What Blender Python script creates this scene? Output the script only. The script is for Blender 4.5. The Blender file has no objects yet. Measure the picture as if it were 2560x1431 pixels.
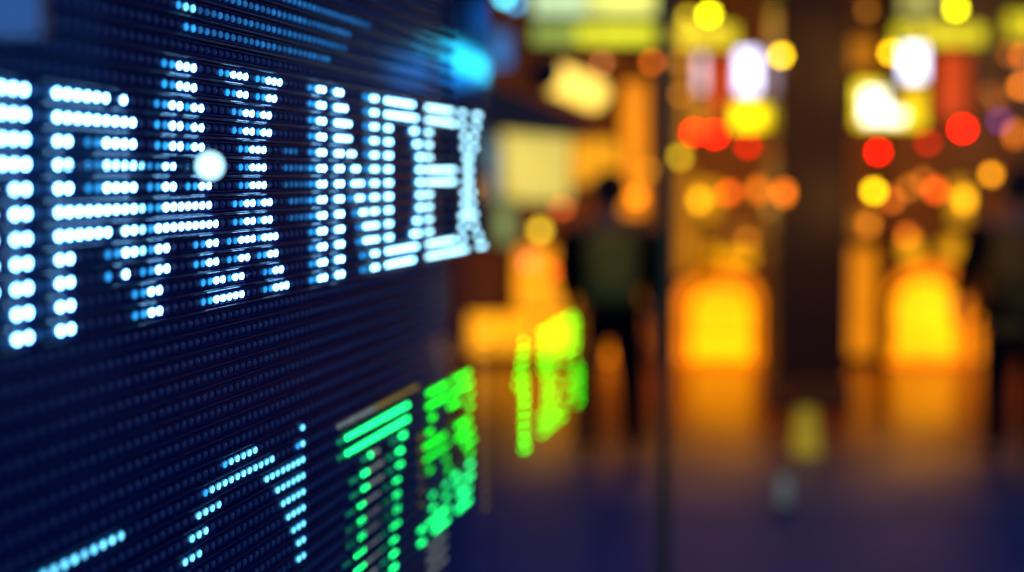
import bpy, bmesh, math, random
import numpy as np
from mathutils import Vector, Matrix
random.seed(7)
R = math.radians
scene = bpy.context.scene
COL = scene.collection

# ------------------------------------------------------------------ camera, world, sun, exposure
FPX = 4347.0                       # focal length in photograph pixels (2560 wide)
EYE = 1.65
PITCH = math.atan(277.5 / FPX)
cam_d = bpy.data.cameras.new('camera')
cam_d.sensor_width = 36.0
cam_d.lens = FPX / 2560 * 36
cam_d.clip_start = 0.05
cam_d.clip_end = 500
cam = bpy.data.objects.new('camera', cam_d)
COL.objects.link(cam)
cam.location = (0, 0, EYE)
cam.rotation_euler = (math.pi / 2 - PITCH, 0, 0)
scene.camera = cam
cam_d.dof.use_dof = True
cam_d.dof.focus_distance = 1.42
cam_d.dof.aperture_fstop = 2.15
cam_d.dof.aperture_blades = 9
cam_d.dof.aperture_rotation = R(12)

world = bpy.data.worlds.new('World')
scene.world = world
world.use_nodes = True
wn = world.node_tree.nodes
sky = wn.new('ShaderNodeTexSky')
sky.sky_type = 'NISHITA'
sky.sun_disc = False
sky.sun_elevation = R(-2.0)
sky.sun_rotation = R(200)
bg = wn['Background']
bg.inputs['Strength'].default_value = 1.0
tint = wn.new('ShaderNodeMix'); tint.data_type = 'RGBA'; tint.blend_type = 'ADD'
tint.inputs[0].default_value = 1.0
tint.inputs[6].default_value = (0.003, 0.062, 0.25, 1)      # night sky lit by the city
tmul = wn.new('ShaderNodeVectorMath'); tmul.operation = 'SCALE'; tmul.inputs['Scale'].default_value = 0.12
world.node_tree.links.new(sky.outputs['Color'], tmul.inputs[0])
world.node_tree.links.new(tmul.outputs[0], tint.inputs[7])
world.node_tree.links.new(tint.outputs[2], bg.inputs['Color'])

sun_d = bpy.data.lights.new('moon_light', 'SUN')
sun_d.energy = 0.03
sun_d.angle = R(0.5)
sun_d.color = (0.75, 0.85, 1.0)
sun = bpy.data.objects.new('moon_light', sun_d)
COL.objects.link(sun)
sun.rotation_euler = (R(55), 0, R(20))

scene.view_settings.view_transform = 'Standard'
scene.view_settings.look = 'None'
scene.view_settings.exposure = 0.0
scene.view_settings.gamma = 1.0
scene.view_settings.use_curve_mapping = False
scene.render.engine = 'CYCLES'
cy = scene.cycles
cy.use_denoising = True
cy.max_bounces = 6
cy.sample_clamp_indirect = 4.0
cy.caustics_reflective = False
cy.caustics_refractive = False
scene.render.film_transparent = False

# ------------------------------------------------------------------ projection helpers (to place things at measured spots)
FWD = Vector((0, math.cos(PITCH), -math.sin(PITCH)))
UP = Vector((0, math.sin(PITCH), math.cos(PITCH)))
EYEV = Vector((0, 0, EYE))
def ray(px, py):
    return FWD + Vector((1, 0, 0)) * ((px - 1280) / FPX) - UP * ((py - 715.5) / FPX)
def at_y(px, py, y):
    d = ray(px, py)
    return EYEV + d * (y / d.y)
def project(p):
    v = Vector(p) - EYEV
    z = v.dot(FWD)
    return 1280 + FPX * v.x / z, 715.5 - FPX * v.dot(UP) / z

# ------------------------------------------------------------------ the LED board plane
PT = 0.015                                            # LED pitch
TH = math.atan(800 / (FPX * math.cos(PITCH) + 277.5 * math.sin(PITCH)))
U = Vector((math.sin(TH), math.cos(TH), 0))           # along the board, away from the camera
N = Vector((math.cos(TH), -math.sin(TH), 0))          # out of the board face
Q0 = EYEV + ray(450, 438) * (FPX * PT / 50.04)
D = -(Q0 - EYEV).dot(N)
S0 = (Q0 - EYEV).dot(U) - 88.33 * PT
def colx(x):
    return 143969.0 / (2080 - x)
def on_board(c, r, out=0.0):
    """world point at (column, row below eye level) of the LED grid"""
    return EYEV + U * (S0 + c * PT) + N * (-D + out) + Vector((0, 0, -r * PT))
BROT = Matrix((U, Vector((0, 0, 1)), N)).transposed()  # local x along, y up, z out of the face
def mirror_facade(px, py, y):
    """the point on the street front (at depth y) that is seen reflected in the board at photo spot (px, py)"""
    d = ray(px, py)
    k = -D / d.dot(N)
    b = EYEV + d * k
    e = d - 2 * d.dot(N) * N
    return b + e * ((y - b.y) / e.y)

# ------------------------------------------------------------------ materials
MATS = {}
def new_mat(name):
    m = bpy.data.materials.new(name)
    m.use_nodes = True
    MATS[name] = m
    return m, m.node_tree, m.node_tree.nodes['Principled BSDF']
def solid(name, color, rough=0.6, metal=0.0, noise=0.0, nscale=8.0, bump=0.0, spec=0.5):
    if name in MATS: return MATS[name]
    m, nt, b = new_mat(name)
    b.inputs['Roughness'].default_value = rough
    b.inputs['Metallic'].default_value = metal
    b.inputs['Specular IOR Level'].default_value = spec
    b.inputs['Base Color'].default_value = (*color, 1)
    if noise or bump:
        tc = nt.nodes.new('ShaderNodeTexCoord')
        nz = nt.nodes.new('ShaderNodeTexNoise'); nz.inputs['Scale'].default_value = nscale
        nz.inputs['Detail'].default_value = 6
        nt.links.new(tc.outputs['Object'], nz.inputs['Vector'])
        if noise:
            mr = nt.nodes.new('ShaderNodeMapRange')
            mr.inputs['To Min'].default_value = 1 - noise; mr.inputs['To Max'].default_value = 1 + noise
            nt.links.new(nz.outputs['Fac'], mr.inputs['Value'])
            mx = nt.nodes.new('ShaderNodeVectorMath'); mx.operation = 'SCALE'
            mx.inputs[0].default_value = color
            nt.links.new(mr.outputs['Result'], mx.inputs['Scale'])
            nt.links.new(mx.outputs['Vector'], b.inputs['Base Color'])
        if bump:
            bp = nt.nodes.new('ShaderNodeBump'); bp.inputs['Strength'].default_value = bump
            nt.links.new(nz.outputs['Fac'], bp.inputs['Height'])
            nt.links.new(bp.outputs['Normal'], b.inputs['Normal'])
    return m
def glow(name, color, base=(0.2, 0.2, 0.2), vary=0.0, vscale=60.0):
    """a material that gives off light; vary = lamp-to-lamp spread of brightness"""
    if name in MATS: return MATS[name]
    m, nt, b = new_mat(name)
    b.inputs['Base Color'].default_value = (*base, 1)
    b.inputs['Roughness'].default_value = 0.35
    mxv = max(max(color), 1e-6)
    b.inputs['Emission Color'].default_value = (*[c / mxv for c in color], 1)
    b.inputs['Emission Strength'].default_value = mxv
    if vary:
        g = nt.nodes.new('ShaderNodeNewGeometry')
        nz = nt.nodes.new('ShaderNodeTexNoise'); nz.inputs['Scale'].default_value = vscale
        nz.inputs['Detail'].default_value = 2
        mr = nt.nodes.new('ShaderNodeMapRange')
        mr.inputs['From Min'].default_value = 0.3; mr.inputs['From Max'].default_value = 0.7
        mr.inputs['To Min'].default_value = mxv * (1 - vary); mr.inputs['To Max'].default_value = mxv * (1 + vary)
        nt.links.new(g.outputs['Position'], nz.inputs['Vector'])
        nt.links.new(nz.outputs['Fac'], mr.inputs['Value'])
        nt.links.new(mr.outputs['Result'], b.inputs['Emission Strength'])
    return m

# ------------------------------------------------------------------ mesh helpers
def tag(o, label=None, cat=None, group=None, kind=None):
    if label: o['label'] = label
    if cat: o['category'] = cat
    if group: o['group'] = group
    if kind: o['kind'] = kind
    return o
def link(name, me, mats, parent=None, loc=None, rot=None):
    o = bpy.data.objects.new(name, me)
    COL.objects.link(o)
    if mats is not None and len(me.materials) == 0:
        for m in (mats if isinstance(mats, (list, tuple)) else [mats]):
            me.materials.append(m)
    if parent: o.parent = parent
    if loc is not None: o.location = loc
    if rot is not None: o.rotation_euler = rot
    return o
def empty(name, loc=(0, 0, 0), rot=None):
    o = bpy.data.objects.new(name, None)
    o.empty_display_size = 0.1
    COL.objects.link(o)
    o.location = loc
    if rot is not None:
        o.rotation_euler = rot
    return o
def bm_done(bm, name, smooth=False):
    me = bpy.data.meshes.new(name)
    bmesh.ops.recalc_face_normals(bm, faces=bm.faces)
    bm.to_mesh(me); bm.free()
    if smooth:
        for f in me.polygons: f.use_smooth = True
    return me
def add_box(bm, lo, hi, bevel=0.0):
    lo, hi = Vector(lo), Vector(hi)
    c, s = (lo + hi) / 2, hi - lo
    r = bmesh.ops.create_cube(bm, size=1.0, matrix=Matrix.Translation(c) @ Matrix.Diagonal((*s, 1)))
    if bevel:
        es = list({e for v in r['verts'] for e in v.link_edges})
        bmesh.ops.bevel(bm, geom=es, offset=bevel, segments=1, affect='EDGES')
def box_mesh(lo, hi, bevel=0.0, name='box'):
    bm = bmesh.new(); add_box(bm, lo, hi, bevel)
    return bm_done(bm, name)
def add_cyl(bm, p0, p1, r0, r1=None, seg=12):
    p0, p1 = Vector(p0), Vector(p1)
    d = p1 - p0
    q = d.to_track_quat('Z', 'Y').to_matrix().to_4x4()
    bmesh.ops.create_cone(bm, cap_ends=True, segments=seg, radius1=r0, radius2=r0 if r1 is None else r1,
                          depth=d.length, matrix=Matrix.Translation((p0 + p1) / 2) @ q)
def cyl_mesh(p0, p1, r0, r1=None, seg=12, name='tube'):
    bm = bmesh.new(); add_cyl(bm, p0, p1, r0, r1, seg)
    return bm_done(bm, name, True)
def sphere_mesh(rx, ry, rz, seg=16, rings=10, name='ball', c=(0, 0, 0)):
    bm = bmesh.new()
    bmesh.ops.create_uvsphere(bm, u_segments=seg, v_segments=rings, radius=1.0,
                              matrix=Matrix.Translation(c) @ Matrix.Diagonal((rx, ry, rz, 1)))
    return bm_done(bm, name, True)
def frame_mesh(w, h, t, d, name='frame'):
    """a picture-frame ring in the x-z plane, centred; t wide, d deep"""
    bm = bmesh.new()
    add_box(bm, (-w/2 - t, -d/2, h/2), (w/2 + t, d/2, h/2 + t))
    add_box(bm, (-w/2 - t, -d/2, -h/2 - t), (w/2 + t, d/2, -h/2))
    add_box(bm, (-w/2 - t, -d/2, -h/2), (-w/2, d/2, h/2))
    add_box(bm, (w/2, -d/2, -h/2), (w/2 + t, d/2, h/2))
    return bm_done(bm, name)

# ------------------------------------------------------------------ the setting
FY = 15.2                                             # street front
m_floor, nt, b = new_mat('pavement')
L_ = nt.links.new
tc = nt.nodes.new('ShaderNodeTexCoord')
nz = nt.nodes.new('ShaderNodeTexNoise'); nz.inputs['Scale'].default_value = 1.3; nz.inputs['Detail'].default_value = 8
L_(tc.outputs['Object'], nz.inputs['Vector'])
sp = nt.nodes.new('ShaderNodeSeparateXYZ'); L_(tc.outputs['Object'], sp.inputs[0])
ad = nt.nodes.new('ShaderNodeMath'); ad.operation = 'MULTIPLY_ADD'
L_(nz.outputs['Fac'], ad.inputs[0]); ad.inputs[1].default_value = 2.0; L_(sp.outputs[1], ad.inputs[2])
far_glow = nt.nodes.new('ShaderNodeMapRange'); far_glow.interpolation_type = 'SMOOTHSTEP'
far_glow.inputs['From Min'].default_value = 9.2; far_glow.inputs['From Max'].default_value = 13.0
L_(ad.outputs[0], far_glow.inputs['Value'])
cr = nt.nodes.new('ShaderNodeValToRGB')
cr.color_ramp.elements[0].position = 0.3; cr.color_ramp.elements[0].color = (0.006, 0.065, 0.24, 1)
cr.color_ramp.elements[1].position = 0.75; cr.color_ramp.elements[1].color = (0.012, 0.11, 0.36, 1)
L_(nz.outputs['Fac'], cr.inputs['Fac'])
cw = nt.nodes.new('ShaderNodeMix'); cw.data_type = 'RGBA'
L_(far_glow.outputs['Result'], cw.inputs[0]); L_(cr.outputs['Color'], cw.inputs[6]); cw.inputs[7].default_value = (0.42, 0.11, 0.012, 1)  # warm shop glow and cool night blue painted into the base colour by depth
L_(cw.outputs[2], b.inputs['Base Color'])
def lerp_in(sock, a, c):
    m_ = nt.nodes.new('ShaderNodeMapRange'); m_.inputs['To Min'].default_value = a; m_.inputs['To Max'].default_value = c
    L_(far_glow.outputs['Result'], m_.inputs['Value']); L_(m_.outputs['Result'], b.inputs[sock])
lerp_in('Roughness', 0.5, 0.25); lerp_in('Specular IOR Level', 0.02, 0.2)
nz2 = nt.nodes.new('ShaderNodeTexNoise'); nz2.inputs['Scale'].default_value = 40
L_(tc.outputs['Object'], nz2.inputs['Vector'])
bp = nt.nodes.new('ShaderNodeBump'); bp.inputs['Strength'].default_value = 0.15; bp.inputs['Distance'].default_value = 0.004
L_(nz2.outputs['Fac'], bp.inputs['Height']); L_(bp.outputs['Normal'], b.inputs['Normal'])
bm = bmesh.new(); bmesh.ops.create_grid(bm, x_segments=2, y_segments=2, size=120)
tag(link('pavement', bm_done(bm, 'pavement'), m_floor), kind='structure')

M_CEIL = solid('dark_soffit', (0.03, 0.022, 0.018), 0.8, noise=0.3, nscale=2)
tag(link('ceiling', box_mesh((-3.5, 8.0, 4.1), (14.0, FY - 0.02, 4.4)), M_CEIL), kind='structure')

# ------------------------------------------------------------------ LED patterns, read row by row
LEDS = {}                                             # (col, row as float) -> type
RANK = {'u': 0, 'f': 1, 'y': 1, 'g': 1, 'G': 2, 'o': 3, 't': 2, 'h': 4, 'b': 5, '#': 6, 'n': 6}
def put(c, k, ch, base=-5.44, step=1.0):
    if ch == '.' or ch == ' ': return
    key = (c, round(base + k * step, 3))
    if key not in LEDS or RANK[ch] > RANK[LEDS[key]]:
        LEDS[key] = ch
def run(k, start, pat, **kw):
    for i, ch in enumerate(pat): put(start + i, k, ch, **kw)
# first letter
for k in (2, 3, 4): run(k, 69, '###ff')
run(5, 68, '####ff')
for k in range(6, 11): run(k, 68, '#.##ff')
for k in (11, 12): run(k, 68, 'ff##ff')
# second letter
for k, pat in {2: '######.#', 3: '#########', 4: '##.oo####', 5: '##.oo####h', 6: '##.oo####', 7: '#########h', 8: '######.##h',
               9: '##...oo##h', 10: '##...o.#', 11: '##', 12: '##'}.items(): run(k, 74, pat)
# third letter
for k, (s, pat) in {0: (86, 'oo###'), 1: (86, 'oo###'), 2: (85, 'oo##o##'), 3: (85, 'oo##o##'), 4: (85, 'oo##o##'), 5: (84, 'oo##.oo##'),
                    6: (84, 'oo##.oo##'), 7: (84, 'oo#######'), 8: (84, 'o#########'), 9: (84, 'o##...oo##'), 10: (83, 'oo##...oo##'),
                    11: (82, 'oo##'), 12: (82, 'oo##')}.items(): run(k, s, pat)
# fourth letter
for k, (s, pat) in {0: (94, 'oo###.oo###'), 1: (95, 'oo##.oo##'), 2: (96, 'oo##o##'), 3: (96, 'oo##o##'), 4: (97, 'oo###'), 5: (97, 'oo###'),
                    6: (97, 'oo###'), 7: (96, 'oo##o##'), 8: (96, 'oo##o##'), 9: (95, 'oo###o###'), 10: (95, 'oo##.oo##'),
                    11: (91, 'oo##o##...oo##'), 12: (91, 'oo#####...oo###')}.items(): run(k, s, pat)
# fifth letter
for k, pat in {0: 'oo##.o##', 1: 'oo##.o###', 2: 'oo##.o####', 3: 'oo##.o####', 4: 'oo##.o##.##', 5: 'oo##.o##.o##', 6: 'oo##.o##.o###',
               7: 'oo##.o##.oo##', 8: 'oo##.o##..oo##', 9: 'oo##.o##...oo####', 10: 'oo##.o##...oo####', 11: 'oo##.o##....oo.##',
               12: 'oo##.o##....oo.##'}.items(): run(k, 110, pat)
for k in range(0, 9): run(k, 123, 'oo##')
# sixth and seventh letters
for k in range(2, 11): run(k, 128, 'o##')
run(0, 129, '#' * 9); run(1, 129, '#' * 10); run(11, 129, '#' * 10); run(12, 129, '#' * 9)
for k, (s, pat) in {2: (136, 'o##'), 3: (137, 'o##'), 9: (137, 'o##'), 10: (136, 'o###')}.items(): run(k, s, pat)
for k in range(4, 9): run(k, 138, 'o##')
for k in range(2, 11): run(k, 141, 'o##')
for k, pat in {0: '##########...##....###', 1: '###########..##....##', 5: '###########', 6: '###########', 11: '###########..##.....##',
               12: '################.....###'}.items(): run(k, 142, pat)
for k, (s, pat) in {2: (156, '##..##'), 3: (156, '##..##'), 4: (157, '###'), 5: (157, '###'), 6: (157, '###'), 7: (156, '##.##'), 8: (156, '##.##'),
                    9: (155, '#######'), 10: (155, '##...##')}.items(): run(k, s, pat)
# pale blue figures lower down
run(21, 94, 'ohhhhh'.replace('h', 'b')); put(108, 21, 'b')
run(22, 91, 'o' + 'b' * 11); run(22, 107, 'ob'); run(22, 68, 'b' * 13)
run(23, 101, 'b' * 8); run(23, 90, 'b' * 4); run(23, 66, 'bbbb')
run(24, 103, 'b' * 6); run(24, 89, 'bbb'); run(25, 104, 'b' * 5); run(25, 88, 'bbb')
run(26, 105, 'bbbb'); run(26, 87, 'bbb'); run(27, 106, 'bbb'); run(28, 107, 'bb'); run(29, 107, 'bb')
# glimmering rows along the top
run(-3, 88, 'obb' + 't' * 28); run(-2, 89, 'oo' + 't' * 24); run(-4, 93, 't' * 27); run(-5, 101, 't' * 24)
run(4, 105, 'ttt'); run(5, 105, 'ttttt'); run(6, 105, 'ttttt'); run(7, 106, 'tttt'); run(8, 106, 'tttt')
# green ticker
TK = dict(base=17.69, step=1.06)
run(-1, 116, 'g' * 10 + 'y' * 13, **TK)
for k in (0, 1): run(k, 116, 'GG' + 'n' * 18, **TK)
for k, (s, pat) in {2: (122, 'GGngg'), 3: (119, 'GG.nngggg'), 4: (119, 'GG.nngggg'), 5: (118, 'GG.nngggg'), 6: (118, 'GG.nngggg'), 7: (118, 'GG.nngggg'),
                    8: (117, 'GG.nnngggg'), 9: (117, 'GG.nnngggg'), 10: (117, 'GG.nngggg'), 11: (117, 'GG.nngggg')}.items(): run(k, s, pat, **TK)
for k, (s, pat) in {2: (130, 'GG.nn'), 3: (129, 'GG.nn'), 4: (129, 'GG.nn'), 5: (128, 'GG.nn'), 6: (128, 'GG.nn'), 7: (128, 'GG.nn'), 8: (127, 'GG.nnn'),
                    9: (127, 'GG.nn'), 10: (127, 'GG.nn'), 11: (127, 'GG.nn')}.items(): run(k, s, pat, **TK)
for k, runs in {0: [(142, 8), (152, 7)], 1: [(142, 8), (151, 9)], 2: [(143, 2), (150, 5), (158, 2)], 3: [(142, 2), (158, 2)], 4: [(141, 8), (153, 6)],
                5: [(141, 9), (153, 7)], 6: [(142, 2), (148, 2), (156, 5)], 7: [(149, 2), (158, 2)], 8: [(143, 2), (148, 2), (152, 2), (158, 2)],
                9: [(143, 2), (148, 2), (153, 2), (157, 3)], 10: [(142, 8), (139, 2), (154, 5)], 11: [(144, 6), (139, 2), (153, 6)]}.items():
    for s, n in runs: run(k, s, 'n' * n, **TK)
for k in range(3, 9): run(k, 139, 'yy', **TK)
for k in range(-3, 14): run(k, 165, 'yy', **TK)
for k in range(12, 15): run(k, 142, 'g' * 7, **TK)

# the triangle figure on the glass end of the ticker
TRI = {}
for k, cs in {0: [187], 1: [186, 188], 2: [185, 187], 3: [184, 187], 4: [183, 186, 188], 5: [186, 188], 6: [187, 188], 7: [187, 188], 8: [187, 188],
              9: [187, 188], 10: [187, 188], 11: [187, 189]}.items():
    for c in cs: TRI[(c, k)] = 1
def xcol(c): return 2080 - 143969.0 / c
for k in range(-1, 13):
    for c in range(190, 240, 3):
        x = xcol(c + 0.3)
        y = 438 + (17.69 + 1.06 * k) * 0.0307 * (2080 - x)
        top = 828 - (x - 1345) * 0.43
        inside = False
        if 1350 <= x <= 1448 and top - 2 < y and y < 900 - (x - 1345) * 0.2: inside = True
        if 1352 + (y - 900) * 0.12 <= x <= 1385 and 900 <= y <= 1010 and True: inside = True
        if 1385 < x < 1430 and 900 <= y <= 1010 and (k * 3 + c) % 4 == 0: inside = True
        if 1438 <= x <= 1458 and 905 <= y <= 1022: inside = True
        if 1352 <= x <= 1410 and 1020 <= y <= 1118 - (x - 1335) * 1.0: inside = True
        if inside and x < 1458: TRI[(c, k)] = 1

# ------------------------------------------------------------------ the LED board
C_END = colx(1236)                                    # far end of the board
C_BEG = 40.0
R_TOP, R_BOT = -26.0, 62.0
board = empty('led_board')
board.matrix_world = Matrix.Translation(on_board(0, 0)) @ BROT.to_4x4()
tag(board, 'tall black LED display board running away with big white and blue dot letters', 'LED board')
# in board space: x = column * PT, y = -row * PT, z = out of the face
M_PANEL = solid('blue_black_panel', (0.014, 0.042, 0.19), 0.055, noise=0.25, nscale=30, spec=0.6)
M_RIB = solid('louvre_plastic', (0.012, 0.034, 0.14), 0.25, spec=0.5)
M_STEEL = solid('board_frame_metal', (0.03, 0.032, 0.038), 0.4, metal=0.6)
MC, MR = 16, 11
C_GL = 120.0                                          # from this column the lower face fades to clear, imitating reflections in the board
C_UP = 142.0
def fade_clear(name, c_a, c_b, clear):  # graded clear face standing in for the street's reflection along the board
    m, nt, b = new_mat(name)
    b.inputs['Base Color'].default_value = (0.012, 0.03, 0.11, 1); b.inputs['Roughness'].default_value = 0.055
    tc = nt.nodes.new('ShaderNodeTexCoord'); sx_ = nt.nodes.new('ShaderNodeSeparateXYZ')
    nt.links.new(tc.outputs['Object'], sx_.inputs[0])
    mr = nt.nodes.new('ShaderNodeMapRange'); mr.interpolation_type = 'SMOOTHSTEP'
    mr.inputs['From Min'].default_value = c_a * PT; mr.inputs['From Max'].default_value = c_b * PT
    mr.inputs['To Min'].default_value = 0.0; mr.inputs['To Max'].default_value = clear
    nt.links.new(sx_.outputs[0], mr.inputs['Value'])
    tr_ = nt.nodes.new('ShaderNodeBsdfTransparent'); mx_ = nt.nodes.new('ShaderNodeMixShader')
    nt.links.new(mr.outputs['Result'], mx_.inputs[0]); nt.links.new(b.outputs[0], mx_.inputs[1]); nt.links.new(tr_.outputs[0], mx_.inputs[2])
    nt.links.new(mx_.outputs[0], nt.nodes['Material Output'].inputs['Surface'])
    return m
m_fade = fade_clear('smoked_glass', 122, C_END, 0.985)
m_fade_up = fade_clear('smoked_glass_end', 163, C_END + 1, 0.97)
ncol = math.ceil((C_END - C_BEG) / MC); nrow = math.ceil((R_BOT - R_TOP) / MR)
for i in range(ncol):
    for j in range(nrow):
        c0 = C_BEG + i * MC; c1 = min(c0 + MC, C_END)
        r0 = R_TOP + j * MR; r1 = min(r0 + MR, R_BOT)
        g = 0.0006
        if c0 >= C_GL and r0 >= 7: continue
        if c0 >= C_UP and r0 < 7: continue
        link('module_panel', box_mesh((c0*PT + g, -r1*PT + g, -0.02), (c1*PT - g, -r0*PT - g, 0.0), 0.0003, 'module_panel'), M_PANEL, board)
link('smoked_panel', box_mesh((C_UP*PT + 0.0004, -7*PT + 0.0004, -0.004), (C_END*PT, -R_TOP*PT, 0.0)), m_fade_up, board)
link('smoked_panel', box_mesh((C_GL*PT + 0.0004, -R_BOT*PT, -0.004), (C_END*PT, -7*PT - 0.0004, 0.0)), m_fade, board)
link('cabinet', box_mesh((C_BEG*PT, -7.0*PT, -0.10), (C_UP*PT, -R_TOP*PT, -0.021), name='cabinet'), M_STEEL, board)
link('cabinet', box_mesh((C_BEG*PT, -R_BOT*PT, -0.10), (C_GL*PT, -7.0*PT - 0.0005, -0.021), name='cabinet'), M_STEEL, board)
link('plinth', box_mesh((C_BEG*PT, -EYE + 0.002, -0.09), (C_END*PT, -R_BOT*PT - 0.002, -0.015), name='plinth'), M_STEEL, board)
rib_bm = bmesh.new()
add_box(rib_bm, (C_BEG*PT, -0.0009, 0.0002), (C_END*PT, 0.0009, 0.0026), 0.0004)
add_box(rib_bm, (C_BEG*PT, -0.0032, 0.0002), (C_END*PT, -0.0026, 0.0011))
add_box(rib_bm, (C_BEG*PT, 0.0026, 0.0002), (C_END*PT, 0.0031, 0.0010))
rib_me = bm_done(rib_bm, 'louvre')
rib_me.materials.append(M_RIB)
rib_up = rib_me.copy()
for v in rib_up.vertices:
    if v.co.x > 130 * PT: v.co.x = 147 * PT
rib_short = rib_me.copy()
for v in rib_short.vertices:
    if v.co.x > 130 * PT: v.co.x = 150 * PT
for k in range(int(R_TOP) + 6, int(R_BOT) + 4):
    r = k - 5.44 + 0.5
    if R_TOP + 0.5 < r < R_BOT - 0.5:
        link('louvre', rib_up if r < 6.8 else rib_short, None, board, loc=(0, -r*PT, 0))
# LED dome: z out of the face, slightly hooded on top
def dome_template(rad=0.0031, h=0.0019, seg=10):
    vs, fs, top = [], [], []
    rings = [(1.0, 0.0), (0.92, 0.55), (0.55, 0.9)]
    for (q, z) in rings:
        for i in range(seg):
            a = 2*math.pi*i/seg
            vs.append((rad*q*math.cos(a), rad*q*math.sin(a), h*z))
    vs.append((0, 0, h))
    for rI in range(2):
        for i in range(seg):
            a0 = rI*seg + i; a1 = rI*seg + (i+1) % seg
            fs.append((a0, a1, a1+seg, a0+seg))
            top.append(math.sin(2*math.pi*(i+0.5)/seg) > 0.35 and rI == 0)
    for i in range(seg):
        fs.append((2*seg+i, 2*seg+(i+1) % seg, 3*seg)); top.append(False)
    return np.array(vs), fs, top
DV, DF, DT = dome_template()
LT = {}
def led_type(ch, main, top, base, vary=0.15):
    LT[ch] = (glow('led_' + ch + '_lens', main, base, vary), glow('led_' + ch + '_hood', top, base, vary))
CLEAR = (0.10, 0.14, 0.22)
led_type('#', (4.2, 12.5, 24.0), (0.06, 1.3, 3.6), (0.3, 0.4, 0.5))
led_type('M', (2.8, 7.4, 11.5), (0.04, 0.8, 2.0), (0.3, 0.4, 0.5))
led_type('W', (2.5, 5.2, 6.4), (0.06, 0.8, 1.6), (0.3, 0.4, 0.5))
led_type('N', (0.005, 4.6, 0.06), (0.01, 1.0, 0.05), (0.1, 0.4, 0.1))
led_type('h', (1.2, 4.0, 6.0), (0.03, 0.5, 1.4), (0.2, 0.3, 0.5))
led_type('b', (0.35, 1.7, 2.6), (0.02, 0.35, 1.0), (0.2, 0.3, 0.5), 0.3)
led_type('o', (0.03, 0.50, 1.25), (0.005, 0.10, 0.40), (0.12, 0.2, 0.4), 0.3)
led_type('t', (0.010, 0.13, 0.38), (0.003, 0.04, 0.14), CLEAR, 0.5)
led_type('f', (0.006, 0.07, 0.22), (0.002, 0.02, 0.08), CLEAR, 0.3)
led_type('u', (0.0015, 0.005, 0.021), (0.0008, 0.003, 0.012), CLEAR, 0.6)  # unlit domes still given a faint blue glow
led_type('n', (0.06, 6.0, 1.15), (0.01, 1.2, 0.4), (0.1, 0.4, 0.2))
led_type('G', (0.004, 0.35, 0.14), (0.002, 0.12, 0.05), (0.1, 0.3, 0.2), 0.3)
led_type('g', (0.22, 0.26, 0.24), (0.05, 0.06, 0.06), CLEAR, 0.4)
led_type('y', (0.26, 0.18, 0.01), (0.08, 0.06, 0.01), CLEAR, 0.3)
led_type('v', (0.03, 13.0, 0.05), (0.01, 3.0, 0.02), (0.1, 0.4, 0.1), 0.25)
dome_mesh = {}
def dome_of(ch):
    if ch not in dome_mesh:
        me = bpy.data.meshes.new('led')
        me.from_pydata([tuple(v) for v in DV], [], DF)
        me.materials.append(LT[ch][0]); me.materials.append(LT[ch][1])
        for p, t in zip(me.polygons, DT):
            p.material_index = 1 if t else 0
            p.use_smooth = True
        dome_mesh[ch] = me
    return dome_mesh[ch]
def joined_domes(name, items, types, parent, scale=1.0):
    """items: (x, y, ch) in the parent's space"""
    nv, nf = len(DV), len(DF)
    verts = np.concatenate([DV*scale + np.array((x, y, 0.0003)) for x, y, _ in items])
    faces = []
    for i in range(len(items)):
        o = i*nv
        faces.extend([tuple(v+o for v in f) for f in DF])
    me = bpy.data.meshes.new(name)
    me.from_pydata(verts.tolist(), [], faces)
    idx = {}
    for ch in types:
        idx[ch] = len(me.materials)
        me.materials.append(LT[ch][0]); me.materials.append(LT[ch][1])
    mi = np.concatenate([np.array([idx[ch] + (1 if t else 0) for t in DT], dtype=np.int32) for _, _, ch in items])
    me.polygons.foreach_set('material_index', mi)
    me.polygons.foreach_set('use_smooth', np.ones(len(me.polygons), dtype=bool))
    o = link(name, me, None, parent)
    tag(o, kind='stuff')
    return o
# unlit LEDs, given a faint glow, fill the rest of the grid wherever the photograph can show them
c_last = int(C_END - 1)
used = set()
for (c, r) in LEDS:
    used.add((c, round(r + 5.44)))
for c in range(48, c_last + 1):
    for k in range(-18, 62):
        r = -5.44 + k
        x, y = project(on_board(c + 0.3, r))
        if -60 < x < 1260 and -60 < y < 1500 and (c, k) not in used:
            LEDS[(c, r)] = 'u'
lit, rest = [], []
for (c, r), ch in LEDS.items():
    if c > c_last: continue
    x, y = project(on_board(c + 0.3, r))
    if not (-80 < x < 1300 and -80 < y < 1520): continue
    if ch == '#' and c >= 141: ch = 'W'
    elif ch == '#' and c >= 119: ch = 'M'
    if ch == 'n' and c >= 138 and r < 26: ch = 'N'
    if ch == 'u' and c > (148 if r > 6.8 else 152): continue
    size = (2080 - x) * (3.0 if ch in '#MWNbhn' else 1.0 if ch in 'otG' else 0.3)
    rest.append((size, c, r, ch))
rest.sort(key=lambda q: -q[0])
for _, c, r, ch in rest[:300]:
    link('led', dome_of(ch), None, board, loc=((c + 0.3)*PT, -r*PT, 0.0003))
joined_domes('led_field', [((c + 0.3)*PT, -r*PT, ch) for _, c, r, ch in rest[300:]], sorted({q[3] for q in rest[300:]}), board)

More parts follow.
